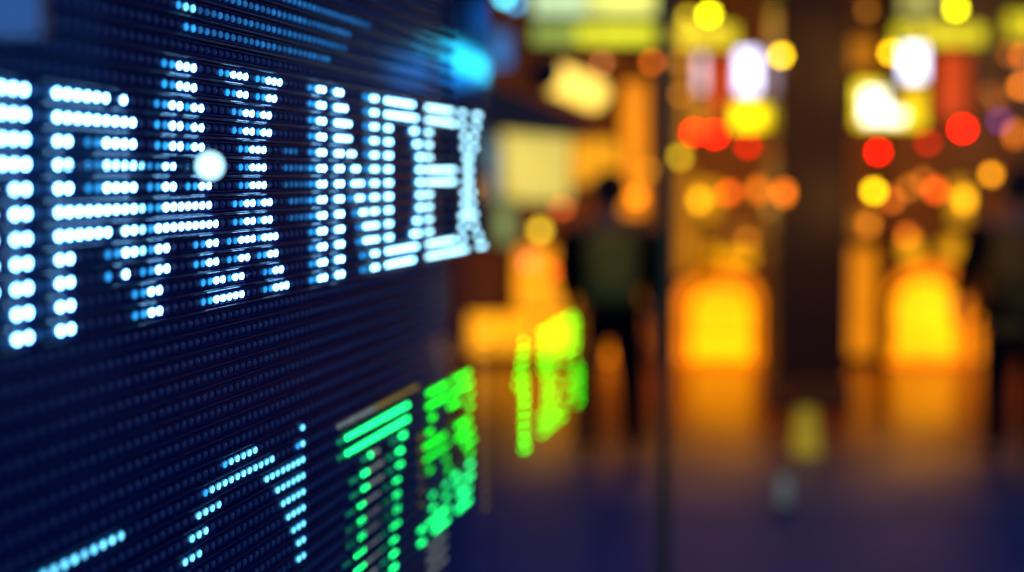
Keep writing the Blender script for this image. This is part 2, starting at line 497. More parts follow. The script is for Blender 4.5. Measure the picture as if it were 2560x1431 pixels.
# ------------------------------------------------------------------ glass end of the ticker
gl = empty('glass_ticker')
gl.matrix_world = Matrix.Translation(on_board(0, 0)) @ BROT.to_4x4()
tag(gl, 'low clear glass panel beyond the board end carrying a bright green dotted triangle', 'glass panel')
m_glass, nt, b = new_mat('clear_glass')
b.inputs['Base Color'].default_value = (0.93, 0.97, 0.95, 1); b.inputs['Roughness'].default_value = 0.02
b.inputs['Transmission Weight'].default_value = 1.0; b.inputs['IOR'].default_value = 1.02
C_G1 = colx(1476)
link('pane', box_mesh((C_END*PT + 0.004, -EYE + 0.061, -0.004), (C_G1*PT, -16.6*PT, -0.0025)), m_glass, gl)
link('base_channel', box_mesh((C_END*PT + 0.004, -EYE + 0.002, -0.03), (C_G1*PT, -EYE + 0.06, 0.018), 0.003), M_STEEL, gl)
tri = sorted(TRI)
for c, k in tri[:300]:
    link('led', dome_of('v'), None, gl, loc=((c + 0.3)*PT, -(17.69 + 1.06*k)*PT, -0.0015))

# ------------------------------------------------------------------ round pilot lamp in front of the letters
def sign_plate():
    z = 0.80
    e = empty('sign_plate', EYEV + ray(15, 0) * z)
    w, h = 170 / FPX * z, 180 / FPX * z
    link('case', box_mesh((-w/2, 0.0035, -h/2), (w/2, 0.012, h/2), 0.002), M_STEEL, e)
    link('lit_face', box_mesh((-w/2 + 0.001, 0.0, -h/2 + 0.001), (w/2 - 0.001, 0.003, h/2 - 0.001)), glow('plate_blue', (0.02, 0.08, 0.27)), e)
    link('bracket', cyl_mesh((-w*0.3, 0.012, 0), (-w*0.3 - 0.11, 0.06, 0), 0.002), M_STEEL, e)
    tag(e, 'small faint blue lit plate at the upper near corner of the board', 'sign')
sign_plate()
pl = empty('pilot_lamp', EYEV + ray(525, 415) * 1.06)
tag(pl, 'small round bluish white globe lamp standing out over the third white letter', 'lamp')
pl.rotation_euler = (0, 0, -TH)
link('globe', sphere_mesh(0.0078, 0.0078, 0.0078, 24, 14), glow('pilot_white', (1.3, 2.6, 3.2)), pl)
link('socket', cyl_mesh((-0.006, 0, 0), (-0.016, 0, 0), 0.003), M_STEEL, pl)
link('arm', cyl_mesh((-0.016, 0, 0), (-0.125, 0.02, 0), 0.001), M_STEEL, pl)

# ------------------------------------------------------------------ street front: four shop fronts side by side
M_WALL = solid('brown_stone', (0.36, 0.15, 0.03), 0.75, noise=0.35, nscale=3, bump=0.2)
M_DARK = solid('dark_frame', (0.02, 0.014, 0.01), 0.5, metal=0.2)
M_BASE = solid('dark_stone_base', (0.24, 0.10, 0.022), 0.5, noise=0.3, nscale=6)
def px_at(y): return y / (FPX * math.cos(PITCH))      # metres per pixel at depth y (nearly)
def xw(px, y=FY): return (px - 1280) / FPX * y * 1.0
M_NAVY = solid('navy_paint', (0.018, 0.04, 0.13), 0.6, noise=0.2, nscale=3)  # wall of the unseen front, kept blue for the board's reflections
def shop(x0, x1, label, mw=None):
    mw = mw or M_WALL
    e = empty('shop_front', (xw((x0+x1)/2), FY, 0))
    w = xw(x1) - xw(x0)
    link('wall', box_mesh((-w/2 + 0.01, 0.06, 0.0), (w/2 - 0.01, 0.5, 5.2)), mw, e)
    link('pier', box_mesh((-w/2 + 0.02, -0.02, 0.0), (-w/2 + 0.14, 0.06, 4.05), 0.01), M_BASE, e)
    link('pier', box_mesh((w/2 - 0.14, -0.02, 0.0), (w/2 - 0.02, 0.06, 4.05), 0.01), M_BASE, e)
    link('cornice', box_mesh((-w/2 + 0.02, -0.12, 3.55), (w/2 - 0.02, 0.06, 3.75), 0.02), M_BASE, e)
    return tag(e, label, 'shop front')
shopA = shop(900, 1655, 'shop front with cream and orange lit windows behind the walking person with backpack')
shopB = shop(1655, 2020, 'shop front with a glowing yellow doorway between thin post and broad column')
shopC = shop(2020, 2560, 'shop front with a glowing yellow doorway behind the person at the edge')
shopD = shop(2560, 3900, 'navy painted shop front with blue windows beyond the end of the row', M_NAVY)
def center(rect, y, mirror=False):
    x0, y0, x1, y1 = rect
    pa = mirror_facade(x0, y0, y) if mirror else at_y(x0, y0, y)
    pb = mirror_facade(x1, y1, y) if mirror else at_y(x1, y1, y)
    return pa, pb
NP = [0]
def lit_window(parent, rect, color, y=FY, name='window', mirror=False, mull=0, fr=0.025):
    """a framed opening lit from inside: part window (frame), sub-parts pane"""
    if color[2] < 0.04 and color[1] < 0.62 * color[0] and not mirror: color = (color[0], color[1] * 0.78, color[2])
    if color[2] < 0.04 and not mirror: color = tuple(1.28 * q for q in color)
    pa, pb = center(rect, y, mirror)
    w, h = abs(pb.x - pa.x), abs(pb.z - pa.z)
    c = Vector(((pa.x+pb.x)/2, y + 0.03, (pa.z+pb.z)/2)) - parent.location
    f = link(name, frame_mesh(w, h, fr, 0.08), M_DARK, parent, loc=c)
    NP[0] += 1
    g = glow('lit_pane_%d' % NP[0], color, (0.1, 0.08, 0.05), 0.22, 2.3)
    n = mull + 1
    for i in range(n):
        a = -w/2 + w*i/n + (0.012 if i else 0); b_ = -w/2 + w*(i+1)/n - (0.012 if i < n-1 else 0)
        link('pane', box_mesh((a, 0.0, -h/2), (b_, 0.012, h/2)), g, f)
    return f
def lit_arch(parent, rect, color, y=FY, name='doorway', rail=True):
    pa, pb = center(rect, y)
    w, h = pb.x - pa.x, pa.z - pb.z
    def outline(g):
        r = w/2 + g; hs = h - w*0.42
        return [(-r, -g*0)] + [(-r*math.cos(math.pi*i/14), hs + (w*0.42 + g)*math.sin(math.pi*i/14)) for i in range(15)] + [(r, 0)]
    o = Vector(((pa.x+pb.x)/2, y + 0.03, pb.z)) - parent.location
    bm = bmesh.new(); A, B = outline(0.0), outline(0.03)
    va = [bm.verts.new((x, -0.04, z)) for x, z in A]; vb = [bm.verts.new((x, -0.04, z)) for x, z in B]
    vc = [bm.verts.new((x, 0.04, z)) for x, z in A]; vd = [bm.verts.new((x, 0.04, z)) for x, z in B]
    for i in range(len(A) - 1):
        for p, q in ((va, vb), (vb, vd), (vd, vc), (vc, va)): bm.faces.new((p[i], p[i+1], q[i+1], q[i]))
    f = link(name, bm_done(bm, name), M_DARK, parent, loc=o)
    NP[0] += 1
    g = glow('lit_pane_%d' % NP[0], color, (0.1, 0.08, 0.05), 0.25, 2.3)
    bm = bmesh.new()
    bm.faces.new([bm.verts.new((x, 0.0, z)) for x, z in A]); bm.faces.new([bm.verts.new((x, 0.012, z)) for x, z in A][::-1])
    link('pane', bm_done(bm, 'pane'), g, f)
    if rail:
        link('rail', box_mesh((-w/2 + 0.005, -0.02, h*0.30), (w/2 - 0.005, -0.002, h*0.30 + 0.02)), M_DARK, f)
    return f
# -- front A
lit_window(shopA, (1252, 330, 1425, 505), (0.86, 0.68, 0.13))
lit_window(shopA, (1222, 350, 1250, 490), (0.20, 0.34, 0.42))  # teal glow added to soften the board's end
lit_window(shopA, (1225, 80, 1275, 165), (0.04, 0.22, 0.6), name='blue_window')  # blue glow added to carry the board's reflection past its end
lit_window(shopA, (1432, 350, 1552, 460), (0.80, 0.40, 0.003))
lit_window(shopA, (1556, 205, 1650, 540), (0.85, 0.30, 0.0))  # lit orange wall, its light put in as a glowing pane
lit_window(shopA, (1238, 500, 1285, 610), (0.20, 0.27, 0.09))
lit_window(shopA, (1290, 620, 1440, 780), (1.1, 0.46, 0.003))
lit_window(shopA, (1592, 565, 1650, 780), (0.42, 0.15, 0.0))  # orange pane added to brighten the wall behind the person
lit_window(shopA, (1170, 785, 1425, 885), (1.35, 0.62, 0.003), name='display_case', mull=2)
lit_window(shopA, (1075, 850, 1118, 905), (0.9, 0.4, 0.1))  # pinkish reflection in the board, put in as a glowing pane
lit_window(shopA, (990, 880, 1030, 912), (0.7, 0.35, 0.12))  # second pinkish reflection, also a glowing pane
lit_window(shopA, (1070, 690, 1110, 790), (0.16, 0.13, 0.10))  # grey reflection streak made with a dim glowing pane
lit_window(shopA, (1490, 850, 1598, 905), (1.6, 0.48, 0.0), name='display_case')
lit_window(shopA, (1600, 800, 1650, 905), (1.5, 0.36, 0.0), name='display_case')
# -- front B
lit_window(shopB, (1668, 40, 1720, 380), (0.42, 0.20, 0.0))  # light on the wall right of the post, made with an emitting pane
lit_window(shopB, (1668, 420, 1740, 690), (0.40, 0.17, 0.0))  # brown-orange wall light lower down, likewise an emitting pane
lit_window(shopB, (1733, 240, 1772, 330), (0.62, 0.27, 0.005))
lit_window(shopB, (1782, 140, 1822, 290), (0.62, 0.06, 0.0))
lit_window(shopB, (1745, 455, 1800, 545), (0.72, 0.34, 0.0))
lit_window(shopB, (1745, 580, 1790, 690), (0.34, 0.14, 0.0))
lit_window(shopB, (1768, 615, 1885, 662), (1.1, 0.55, 0.0))
lit_arch(shopB, (1690, 668, 1904, 908), (1.5, 0.32, 0.0), rail=False)
lit_arch(shopB, (1728, 712, 1880, 896), (2.5, 0.80, 0.0), y=FY - 0.12)
lit_window(shopB, (1806, 535, 1905, 622), (0.15, 0.05, 0.0))  # dim pane added so the wall looks warmly lit
lit_window(shopB, (1912, 725, 1942, 890), (0.55, 0.15, 0.0))
# -- front C
lit_window(shopC, (2125, 95, 2195, 175), (0.42, 0.17, 0.0))
lit_window(shopC, (2345, 130, 2425, 300), (0.50, 0.05, 0.0))
lit_window(shopC, (2128, 530, 2180, 590), (0.30, 0.11, 0.0))
lit_window(shopC, (2125, 620, 2188, 890), (0.66, 0.24, 0.0))
lit_arch(shopC, (2220, 655, 2425, 908), (1.5, 0.32, 0.0), rail=False)
lit_arch(shopC, (2236, 700, 2392, 890), (2.5, 0.83, 0.0), y=FY - 0.12)
lit_window(shopC, (2432, 790, 2470, 905), (1.3, 0.42, 0.0))
lit_window(shopC, (2252, 600, 2305, 650), (1.0, 0.55, 0.0))
lit_window(shopC, (2355, 595, 2402, 650), (0.85, 0.45, 0.0))
lit_window(shopC, (2375, 450, 2425, 560), (0.60, 0.32, 0.0))
lit_window(shopC, (2510, 860, 2556, 905), (0.9, 0.2, 0.0))
# -- front D: out of view; glowing panes added to turn the board's reflections blue
lit_window(shopD, (1255, 330, 1205, 560), (0.3, 0.6, 0.7), mirror=True)
lit_window(shopD, (1250, 0, 1195, 95), (0.0, 0.35, 1.6), mirror=True, name='blue_window')
lit_window(shopD, (1180, 130, 980, 215), (0.0, 1.0, 4.0), mirror=True, name='blue_window')

# ------------------------------------------------------------------ lamps, lanterns and signs of the street
M_CORD = solid('black_cord', (0.015, 0.012, 0.01), 0.6)
M_CAP = solid('brass_cap', (0.25, 0.17, 0.06), 0.35, metal=0.8)
def hang(e, z0, top=4.1):
    link('cord', cyl_mesh((0, 0, z0), (0, 0, top - e.location.z), 0.004, seg=6), M_CORD, e)
def bulb(px, py, y, rpx, color, label, group, name='globe_lamp', squash=1.0, cap=True, watt=None):
    p = at_y(px, py, y)
    e = empty(name, p)
    r = rpx / FPX * y
    link('globe', sphere_mesh(r, r, r*squash), glow('glow_%s_%d_%d' % (name, px, py), color), e)
    if cap:
        link('cap', cyl_mesh((0, 0, r*squash*0.9), (0, 0, r*squash*0.9 + 0.025), r*0.6, r*0.3, 10), M_CAP, e)
    hang(e, r*squash*0.9 + 0.02)
    if group in (GY, GO):
        ld = bpy.data.lights.new('lamp_light', 'POINT')
        ld.energy = watt or LAMP_W * (1.6 if group == GY else 0.8); ld.color = (1.0, 0.44, 0.06); ld.shadow_soft_size = 0.05
        lo = bpy.data.objects.new('lamp_light', ld); COL.objects.link(lo)
        lo.parent = e; lo.location = (0, 0, -r*squash - 0.06)
    return tag(e, label, 'lamp' if name != 'red_lantern' else 'lantern', group)
YE, RE, OR = (19, 16, 0.1), (26, 0.02, 0.02), (9, 2.2, 0.02)
LAMP_W = 2.6
GY, GR, GO = 'yellow globe lamps hanging in the arcade', 'red lanterns hanging in the arcade', 'small orange lamps hanging in the arcade'
bulb(1773, 36, 13.5, 10, (17, 16, 0.05), 'bright yellow globe lamp high beside the thin post', GY)
bulb(1720, 42, 13.8, 10, (3.2, 2.6, 0.05), 'dim yellow globe lamp nearest the thin post at the top', GY)
bulb(1953, 139, 11.4, 10, (17, 10, 0.05), 'amber globe lamp just right of the tall white lamp beside the broad column', GY)
bulb(2390, 20, 13.5, 10, (17, 16, 0.05), 'bright yellow globe lamp at the very top above the red lit window', GY)
bulb(2228, 132, 11.4, 10, (17, 9, 0.05), 'amber globe lamp left of the tall white lamp above the yellow sign', GY)
bulb(2185, 478, 11.4, 12, (13, 7.5, 0.02), 'big golden globe lamp low beside the broad column under the red lantern', GY)
bulb(1350, 575, 13.8, 13, (5, 3.2, 0.15), 'golden globe lamp low to the left of the walking person', GY)  # glowing stand-in added for the head of a distant figure
bulb(1700, 392, 13.9, 11, (4, 2.6, 0.02), 'dull golden globe lamp right of the thin post at head height', GY)
bulb(1787, 336, 12.5, 13, (26, 0.02, 0.02), 'large bright red lantern left of the yellow light box', GR, 'red_lantern', 0.85)
bulb(1735, 332, 12.6, 11, (24, 0.02, 0.02), 'bright red lantern nearest the thin post', GR, 'red_lantern', 0.85)
bulb(1870, 365, 12.9, 10, (9, 0.02, 0.01), 'darker red lantern hanging lowest under the yellow light box', GR, 'red_lantern', 0.85)
bulb(1988, 330, 13.0, 10, (12, 0.02, 0.01), 'red lantern half hidden beside the broad column', GR, 'red_lantern', 0.85)
bulb(2195, 380, 12.6, 10, (26, 0.02, 0.02), 'bright red lantern right of the broad column under the yellow sign', GR, 'red_lantern', 0.85)
bulb(2407, 323, 12.5, 12, (30, 0.02, 0.02), 'large bright red lantern standing alone right of the yellow sign', GR, 'red_lantern', 0.85)
bulb(2320, 357, 13.0, 10, (5.5, 0.02, 0.01), 'dark red lantern under the right end of the yellow sign', GR, 'red_lantern', 0.85)
bulb(1405, 520, 13.6, 12, (4, 0.5, 0.1), 'dull red lantern beside the shoulder of the walking person', GR, 'red_lantern', 0.7)
bulb(1322, 655, 13.6, 11, (4, 0.5, 0.25), 'pinkish red lantern low left of the walking person', GR, 'red_lantern', 1.3)  # glow put in for the body of that figure
bulb(1378, 680, 13.7, 11, (4, 0.4, 0.02), 'deep red lantern low right beside the pinkish one', GR, 'red_lantern', 1.5)  # second glow for the same figure
bulb(1505, 157, 9.2, 9, (3.2, 0.9, 0.25), 'dim pinkish orange lamp over the head of the walking person', GO, watt=2.6)
bulb(1630, 155, 13.5, 9, (6, 1.0, 0.01), 'orange lamp cut in half by the thin post', GO)
bulb(1698, 156, 13.6, 9, (2.2, 0.7, 0.01), 'faint orange lamp right of the post, upper of two', GO)
bulb(1702, 236, 13.6, 9, (2.6, 0.8, 0.01), 'faint orange lamp right of the post, lower of two', GO)
bulb(1622, 425, 13.6, 8, (3.0, 1.2, 0.01), 'orange lamp left of the post at head height', GO)
bulb(1592, 492, 13.4, 14, (5.5, 1.2, 0.01), 'orange lamp just off the shoulder of the walking person by the post', GO)
bulb(1822, 482, 13.4, 12, (6.5, 0.75, 0.01), 'red orange lamp low under the yellow light box', GO)
bulb(1895, 475, 13.5, 11, (4.0, 0.8, 0.01), 'dull orange lamp, the middle of three low ones left of the column', GO, squash=1.7)
bulb(1960, 482, 11.4, 12, (5.5, 1.0, 0.01), 'orange lamp against the left edge of the broad column', GO, squash=1.5)
bulb(1870, 600, 13.5, 10, (2.6, 0.7, 0.01), 'dim orange lamp over the left yellow doorway', GO)
bulb(2228, 500, 13.7, 12, (3.6, 0.6, 0.01), 'dull orange lamp tucked behind the big golden globe', GO)
bulb(2340, 476, 13.4, 13, (6.5, 0.6, 0.01), 'red orange lamp between the two golden windows right of the column', GO)
bulb(2308, 450, 13.6, 11, (2.6, 0.5, 0.01), 'dim orange lamp just left of the red orange one', GO)
bulb(2478, 436, 9.3, 11, (8.0, 2.8, 0.01), 'orange lamp above the shoulder of the person at the edge', GO, watt=1.6)
bulb(2268, 590, 13.5, 11, (4.5, 0.7, 0.01), 'orange red lamp over the right yellow doorway', GO)
bulb(1748, 500, 13.7, 12, (4.6, 2.0, 0.01), 'golden orange lamp low between the post and the red orange lamp', GO, squash=1.5)
bulb(2272, 470, 13.7, 11, (3.0, 0.7, 0.01), 'dull amber lamp just right of the one behind the golden globe', GO)
bulb(2412, 498, 13.5, 13, (5.0, 2.2, 0.01), 'golden lamp low beside the head of the person at the edge', GO, squash=1.6)
bulb(2538, 335, 13.8, 11, (3.4, 0.7, 0.01), 'dull orange lamp under the violet one near the edge', GO, squash=1.6)
bulb(2172, 560, 13.8, 12, (2.8, 0.7, 0.01), 'dull orange lamp below the big golden globe', GO, squash=1.4)
bulb(2552, 216, 13.4, 10, (9, 2.0, 0.02), 'bright orange lamp at the far edge of the picture', GO)
bulb(2556, 140, 13.4, 10, (6, 1.1, 0.01), 'orange lamp above the bright one at the far edge', GO)
bulb(2522, 132, 13.6, 9, (2.0, 0.45, 0.01), 'dim orange lamp beside the dark wall at the top edge', GO)
bulb(2478, 232, 13.6, 9, (1.7, 0.35, 0.02), 'faint orange lamp above the violet one', GO)
bulb(2488, 255, 13.8, 8, (1.7, 0.3, 0.05), 'faint orange lamp touching the violet one', GO)
bulb(2500, 303, 13.5, 9, (0.8, 0.12, 1.6), 'small violet lamp right of the large red lantern', 'violet lamps hanging in the arcade')
bulb(2168, 25, 11.4, 9, (1.8, 0.6, 0.01), 'faint orange lamp at the top against the column', GO)
bulb(1290, 10, 8.0, 9, (0.5, 2.6, 5.0), 'small blue lamp at the top beyond the board end', 'blue lamps by the board end')
bulb(1262, -6, 7.0, 12, (0.8, 6.0, 8.0), 'cyan lamp at the top edge nearest the board end', 'blue lamps by the board end')

def tall_lamp(px, y0, y1, rpx, y, color, label):
    a, b_ = at_y(px, y0, y), at_y(px, y1, y)
    e = empty('tube_lantern', b_)
    h = a.z - b_.z; r = rpx / FPX * y
    bm = bmesh.new(); add_cyl(bm, (0, 0, 0.0), (0, 0, h), r, r, 18)
    link('shade', bm_done(bm, 'shade', False), glow('glow_tube_%d' % px, color), e)
    link('cap', cyl_mesh((0, 0, h + 0.001), (0, 0, h + 0.03), r*1.08, r*0.5), M_CAP, e)
    link('base_ring', cyl_mesh((0, 0, -0.02), (0, 0, -0.001), r*0.9, r*1.08), M_CAP, e)
    hang(e, h + 0.03)
    return tag(e, label, 'lantern', 'tall white lanterns')
tall_lamp(1867, 130, 232, 27, 13.0, (3.2, 3.1, 4.4), 'tall glaring white lantern above the yellow light box left of the column')
tall_lamp(2283, 118, 228, 27, 13.0, (3.2, 3.2, 4.2), 'tall glaring white lantern above the yellow sign right of the column')
tall_lamp(1752, 140, 228, 9, 13.4, (1.9, 1.2, 1.25), 'thin pinkish white lantern left of the red lit window')

def light_box(rect, y, panes, label, cat='sign', name='light_box', top=4.1):
    """hanging box with one or more lit faces; panes: (u0, v0, u1, v1, colour) in 0..1"""
    pa, pb = at_y(rect[0], rect[1], y), at_y(rect[2], rect[3], y)
    w, h = pb.x - pa.x, pa.z - pb.z
    e = empty(name, ((pa.x+pb.x)/2, y, pb.z))
    link('case', box_mesh((-w/2 - 0.02, 0.012, -0.02), (w/2 + 0.02, 0.16, h + 0.02), 0.006), M_DARK, e)
    for i, (u0, v0, u1, v1, colr) in enumerate(panes):
        g = glow('lit_%s_%d_%d' % (name, rect[0], i), colr, (0.3, 0.3, 0.2), 0.12, 3)
        link('lit_face', box_mesh((-w/2 + u0*w + 0.004, 0.0, v0*h + 0.004), (-w/2 + u1*w - 0.004, 0.010, v1*h - 0.004)), g, e)
    for sx in (-1, 1):
        link('hanger', cyl_mesh((sx*w*0.4, 0.08, h + 0.02), (sx*w*0.4, 0.08, top - e.location.z), 0.008, seg=6), M_CORD, e)
    return tag(e, label, cat)
light_box((1330, -25, 1640, 120), 9.0, [(0, 0.56, 0.45, 1, (0.75, 1.0, 0.5)), (0.45, 0.56, 1, 1, (1.1, 1.1, 0.2)),
          (0.0, 0.06, 0.35, 0.40, (0.36, 0.46, 0.05)), (0.35, 0.06, 1, 0.40, (1.0, 0.98, 0.0))],
          'wide hanging light box with two yellow green bars at the top', 'light box')
light_box((1690, 62, 1845, 118), 14.2, [(0, 0, 1, 1, (0.9, 0.78, 0.0))], 'small mustard lit sign under the yellow globes beside the post')
light_box((2236, 62, 2462, 112), 14.0, [(0, 0, 1, 1, (0.85, 0.8, 0.0))], 'long yellow green lit sign behind the white lantern right of the column')
light_box((2250, -30, 2340, 45), 14.4, [(0, 0, 1, 1, (0.50, 0.50, 0.12))], 'pale yellow sign at the top above the white lantern')
light_box((2515, 30, 2600, 96), 14.0, [(0, 0, 1, 1, (0.85, 0.75, 0.0))], 'yellow sign cut off by the edge of the picture')
light_box((1832, 262, 1978, 322), 12.8, [(0, 0, 0.52, 1, (2.8, 2.1, 0.0)), (0.54, 0, 1, 1, (2.8, 2.0, 0.0)), ],
          'yellow light box with two bright halves below the white lantern', 'light box')
light_box((2138, 205, 2312, 318), 12.9, [(0, 0, 1, 0.40, (1.9, 1.35, 0.0)), (0, 0.42, 0.42, 1, (2.1, 1.6, 0.02)), (0.70, 0.42, 1, 0.9, (1.4, 0.9, 0.0)), (0.12, 0.10, 0.44, 0.80, (4, 4, 4)), (0.44, 0.10, 0.70, 0.36, (3.6, 3.6, 3.6))],
          'large glaring yellow and white L shaped light sign right of the column')

# dark slate awning end beyond the board
def awning():
    y = 9.0
    pts = [at_y(px, py, y) for px, py in ((1120, 170), (1290, 232), (1490, 322), (1452, 340), (1262, 322), (1120, 318))]
    e = empty('awning', pts[1])
    bm = bmesh.new()
    f = [bm.verts.new(p - pts[1]) for p in pts]; k = [bm.verts.new(p - pts[1] + Vector((0, 0.6, 0))) for p in pts]
    bm.faces.new(f); bm.faces.new(k[::-1])
    for i in range(6): bm.faces.new((f[i], f[(i+1) % 6], k[(i+1) % 6], k[i]))
    link('canvas', bm_done(bm, 'canvas'), solid('slate_canvas', (0.06, 0.07, 0.095), 0.8, noise=0.2, nscale=6), e)
    q = pts[1] - e.location
    link('stay', cyl_mesh(q + Vector((0.05, 0.3, 0)), (q.x + 0.05, 0.3, 4.1 - e.location.z), 0.01), M_STEEL, e)
    tag(e, 'dark slate awning end hanging under the warm tube light beside the board', 'awning')
awning()

# two slanting tube lights under the eaves near the board
def tube_light(p0, p1, r, color, label, top=4.1, wires=True):
    e = empty('tube_light', (p0 + p1) / 2)
    a, b_ = p0 - e.location, p1 - e.location
    link('tube', cyl_mesh(a, b_, r, seg=14), glow('glow_' + label.split()[0], color), e)
    d = (b_ - a).normalized()
    link('end_cap', cyl_mesh(a - d*0.02, a - d*0.001, r*1.15), M_STEEL, e)
    link('end_cap', cyl_mesh(b_ + d*0.001, b_ + d*0.02, r*1.15), M_STEEL, e)
    if not wires:
        m_ = (a + b_) / 2
        k_ = (e.location - EYEV).dot(N) + D
        link('bracket', cyl_mesh(m_ - N*r, m_ - N*(k_ - 0.001), 0.003), M_STEEL, e)
    for q in (a, b_) if wires else ():
        link('wire', cyl_mesh(q + Vector((0, 0, r)), (q.x, q.y, top - e.location.z), 0.003, seg=6), M_CORD, e)
    return tag(e, label, 'tube light')
tube_light(at_y(1368, 186, 8.3), at_y(1488, 238, 8.6), 0.076, (2.0, 1.3, 0.18), 'warm orange tube light slanting down beyond the board end')
tube_light(mirror_facade(1075, 108, 14.6), mirror_facade(1240, 192, 14.4), 0.055, (0.3, 8, 13), 'cyan tube light opposite the board, seen as a streak in its glossy face')
# ------------------------------------------------------------------ columns and posts
def column(px, wpx, base_py, label, mat, top=4.1, name='column', square=True):
    y = FPX * EYE / (base_py - 438)
    p = at_y(px, base_py, y)
    e = empty(name, (p.x, p.y, 0))
    w = wpx / FPX * y
    if square:
        link('shaft', box_mesh((-w/2, -w/2, 0.22), (w/2, w/2, top), 0.02), mat, e)
        link('base', box_mesh((-w/2 - 0.03, -w/2 - 0.03, 0.0), (w/2 + 0.03, w/2 + 0.03, 0.218), 0.015), M_BASE, e)
    else:
        link('shaft', cyl_mesh((0, 0, 0.02), (0, 0, top), w/2, seg=20), mat, e)
        link('base', cyl_mesh((0, 0, 0.0), (0, 0, 0.019), w*1.3, w*1.1, 20), mat, e)
    return tag(e, label, name)
M_COLUMN = solid('column_cladding', (0.06, 0.028, 0.006), 0.45, noise=0.3, nscale=4, bump=0.1)
M_POST = solid('post_paint', (0.40, 0.30, 0.06), 0.4, noise=0.2, nscale=5)
column(2012, 178, 1015, 'broad dark brown square column between the two yellow doorways', M_COLUMN)
column(1655, 32, 2090, 'thin olive post standing near the board just right of the walking person', M_POST, name='post', square=False)
column(2201, 22, 920, 'thin dark post left of the right yellow doorway', M_DARK, name='post', square=False)

# yellow floor sign with an added glow, and a pale stub put in for a gleam on the floor
def floor_sign():
    p = at_y(2015, 1138, FPX * EYE / (1138 - 438))
    e = empty('floor_sign', (p.x, p.y, 0))
    my = glow('lit_yellow_plastic', (0.27, 0.18, 0.004), (0.6, 0.45, 0.02))  # plastic made to glow; no lamp lights the sign
    for s, nm in ((-1, 'front_board'), (1, 'rear_board')):
        bm = bmesh.new()
        vs = []
        for (x, z) in ((-0.075, 0.0), (0.075, 0.0), (0.05, 0.27), (-0.05, 0.27)):
            for d in (0.0, 0.008):
                vs.append(bm.verts.new((x, s*(0.075*(1 - z/0.27) + 0.006) + d, z)))
        f = [(0, 2, 4, 6), (1, 3, 5, 7), (0, 2, 3, 1), (2, 4, 5, 3), (4, 6, 7, 5), (6, 0, 1, 7)]
        for q in f: bm.faces.new([vs[i] for i in q])
        link(nm, bm_done(bm, nm), my, e)
    link('hinge', cyl_mesh((-0.05, 0.004, 0.275), (0.05, 0.004, 0.275), 0.008), M_DARK, e)
    tag(e, 'small faintly lit yellow folding floor sign in front of the broad column', 'floor sign')
floor_sign()
def standin():
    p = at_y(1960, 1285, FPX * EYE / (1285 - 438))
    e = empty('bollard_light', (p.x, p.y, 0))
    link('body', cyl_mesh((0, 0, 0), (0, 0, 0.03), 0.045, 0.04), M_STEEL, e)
    link('lens', cyl_mesh((0, 0, 0.031), (0, 0, 0.19), 0.03, 0.026), glow('bollard_lens', (0.08, 0.10, 0.075), (0.3, 0.33, 0.3)), e)  # glow added in place of a pale gleam on the floor
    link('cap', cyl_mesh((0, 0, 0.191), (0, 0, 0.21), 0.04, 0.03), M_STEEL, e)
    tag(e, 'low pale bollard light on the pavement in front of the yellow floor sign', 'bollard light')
standin()

